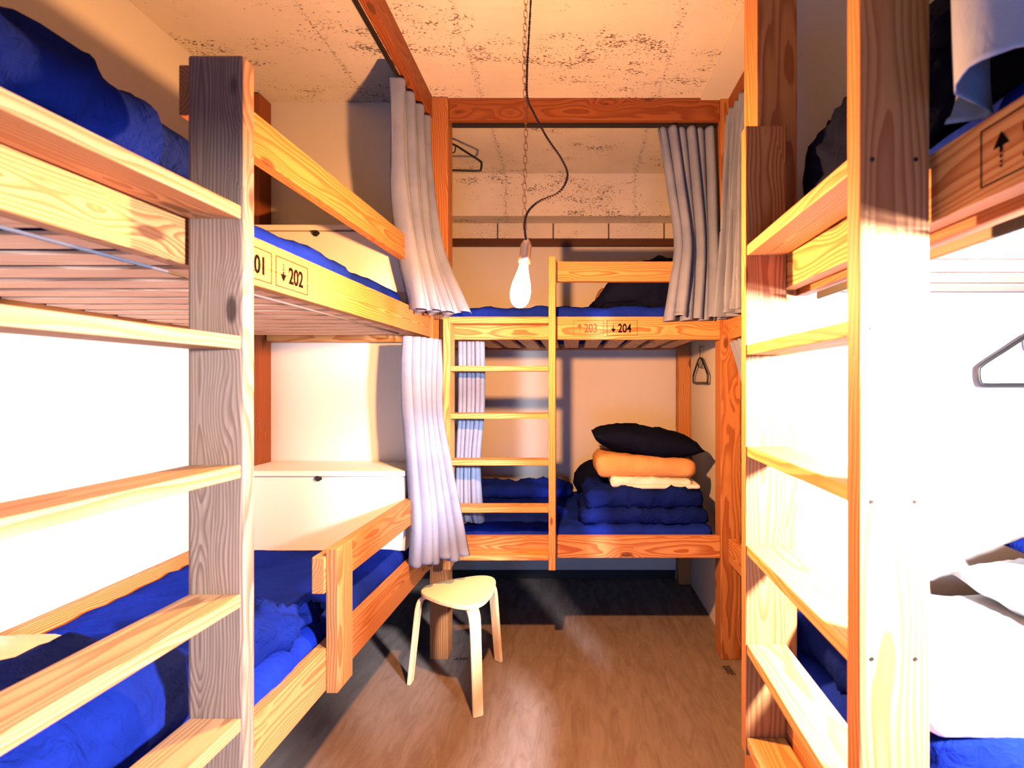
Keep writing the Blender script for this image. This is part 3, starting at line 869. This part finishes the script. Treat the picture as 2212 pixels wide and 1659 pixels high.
# ------------------------------------------------------------------ berth lamp (right lower berth, just outside the frame)
bl = empty('berth_lamp', (1.02, .30, 1.60), 'small white tube lamp under the upper deck of the near right bunk', 'lamp')
bm = bmesh.new(); box(bm, .93, 1.11, .27, .33, 1.625, 1.668, .004); finish('housing', bm, M['locker'], bl)
bm = bmesh.new(); tube(bm, [(.94, .30, 1.600), (1.10, .30, 1.600)], .018, 12); finish('tube', bm, M['tube'], bl, True)

def light(name, typ, loc, energy, col, **kw):
    d = bpy.data.lights.new(name, typ); d.energy = energy; d.color = col
    for k, v in kw.items(): setattr(d, k, v)
    o = bpy.data.objects.new(name, d); o.location = loc; C.objects.link(o)
    return o
b = light('bulb_light', 'POINT', bpos, 680, (1, .40, .125), shadow_soft_size=.022)
# the socket shades a bulb's upper side: emission falls off towards the cap
b.data.use_nodes = True; nt = b.data.node_tree
tcn = nt.nodes.new('ShaderNodeTexCoord'); sp = nt.nodes.new('ShaderNodeSeparateXYZ'); nt.links.new(tcn.outputs['Normal'], sp.inputs[0])
mr = nt.nodes.new('ShaderNodeMapRange'); mr.inputs[1].default_value = -.05; mr.inputs[2].default_value = .9
mr.inputs[3].default_value = 1.0; mr.inputs[4].default_value = .52
nt.links.new(sp.outputs[2], mr.inputs[0]); nt.links.new(mr.outputs[0], nt.nodes['Emission'].inputs['Strength'])
bl2 = light('berth_light', 'AREA', (1.04, .29, 1.575), 300, (.93, .92, 1.0), shape='DISK', size=.17)
bl2.rotation_euler = Vector((-.80, .42, -.42)).to_track_quat('-Z', 'Y').to_euler()
sc.cycles.diffuse_bounces = 1; sc.cycles.max_bounces = 6; sc.cycles.sample_clamp_indirect = 4


wl = light('added_blue_fill', 'AREA', (-.05, -1.515, .72), 36, (.09, .38, 1.0), shape='RECTANGLE', size=.98, size_y=.76)  # added low blue fill behind the camera, for the floor shadows
wl.rotation_euler = (PI / 2 - .25, 0, 0)
w = bpy.data.worlds.new('world'); sc.world = w; w.use_nodes = True
bg = w.node_tree.nodes['Background']; bg.inputs[0].default_value = (.22, .45, 1, 1); bg.inputs[1].default_value = .12

# ------------------------------------------------------------------ camera
cam = bpy.data.cameras.new('camera'); co = bpy.data.objects.new('camera', cam); C.objects.link(co)
cam.sensor_width = 36; cam.lens = 36 * 1100 / 2212
cam.shift_x = -(1235 - 1106) / 2212
co.location = (0, 0, H); co.rotation_euler = (PI / 2, 0, 0)
cam.clip_start = .02
cam.dof.use_dof = True; cam.dof.focus_distance = 2.6; cam.dof.aperture_fstop = 4.0
sc.camera = co
sc.view_settings.view_transform = 'Standard'; sc.view_settings.look = 'None'
sc.view_settings.gamma = 1; sc.view_settings.use_curve_mapping = False
sc.view_settings.exposure = 0.0
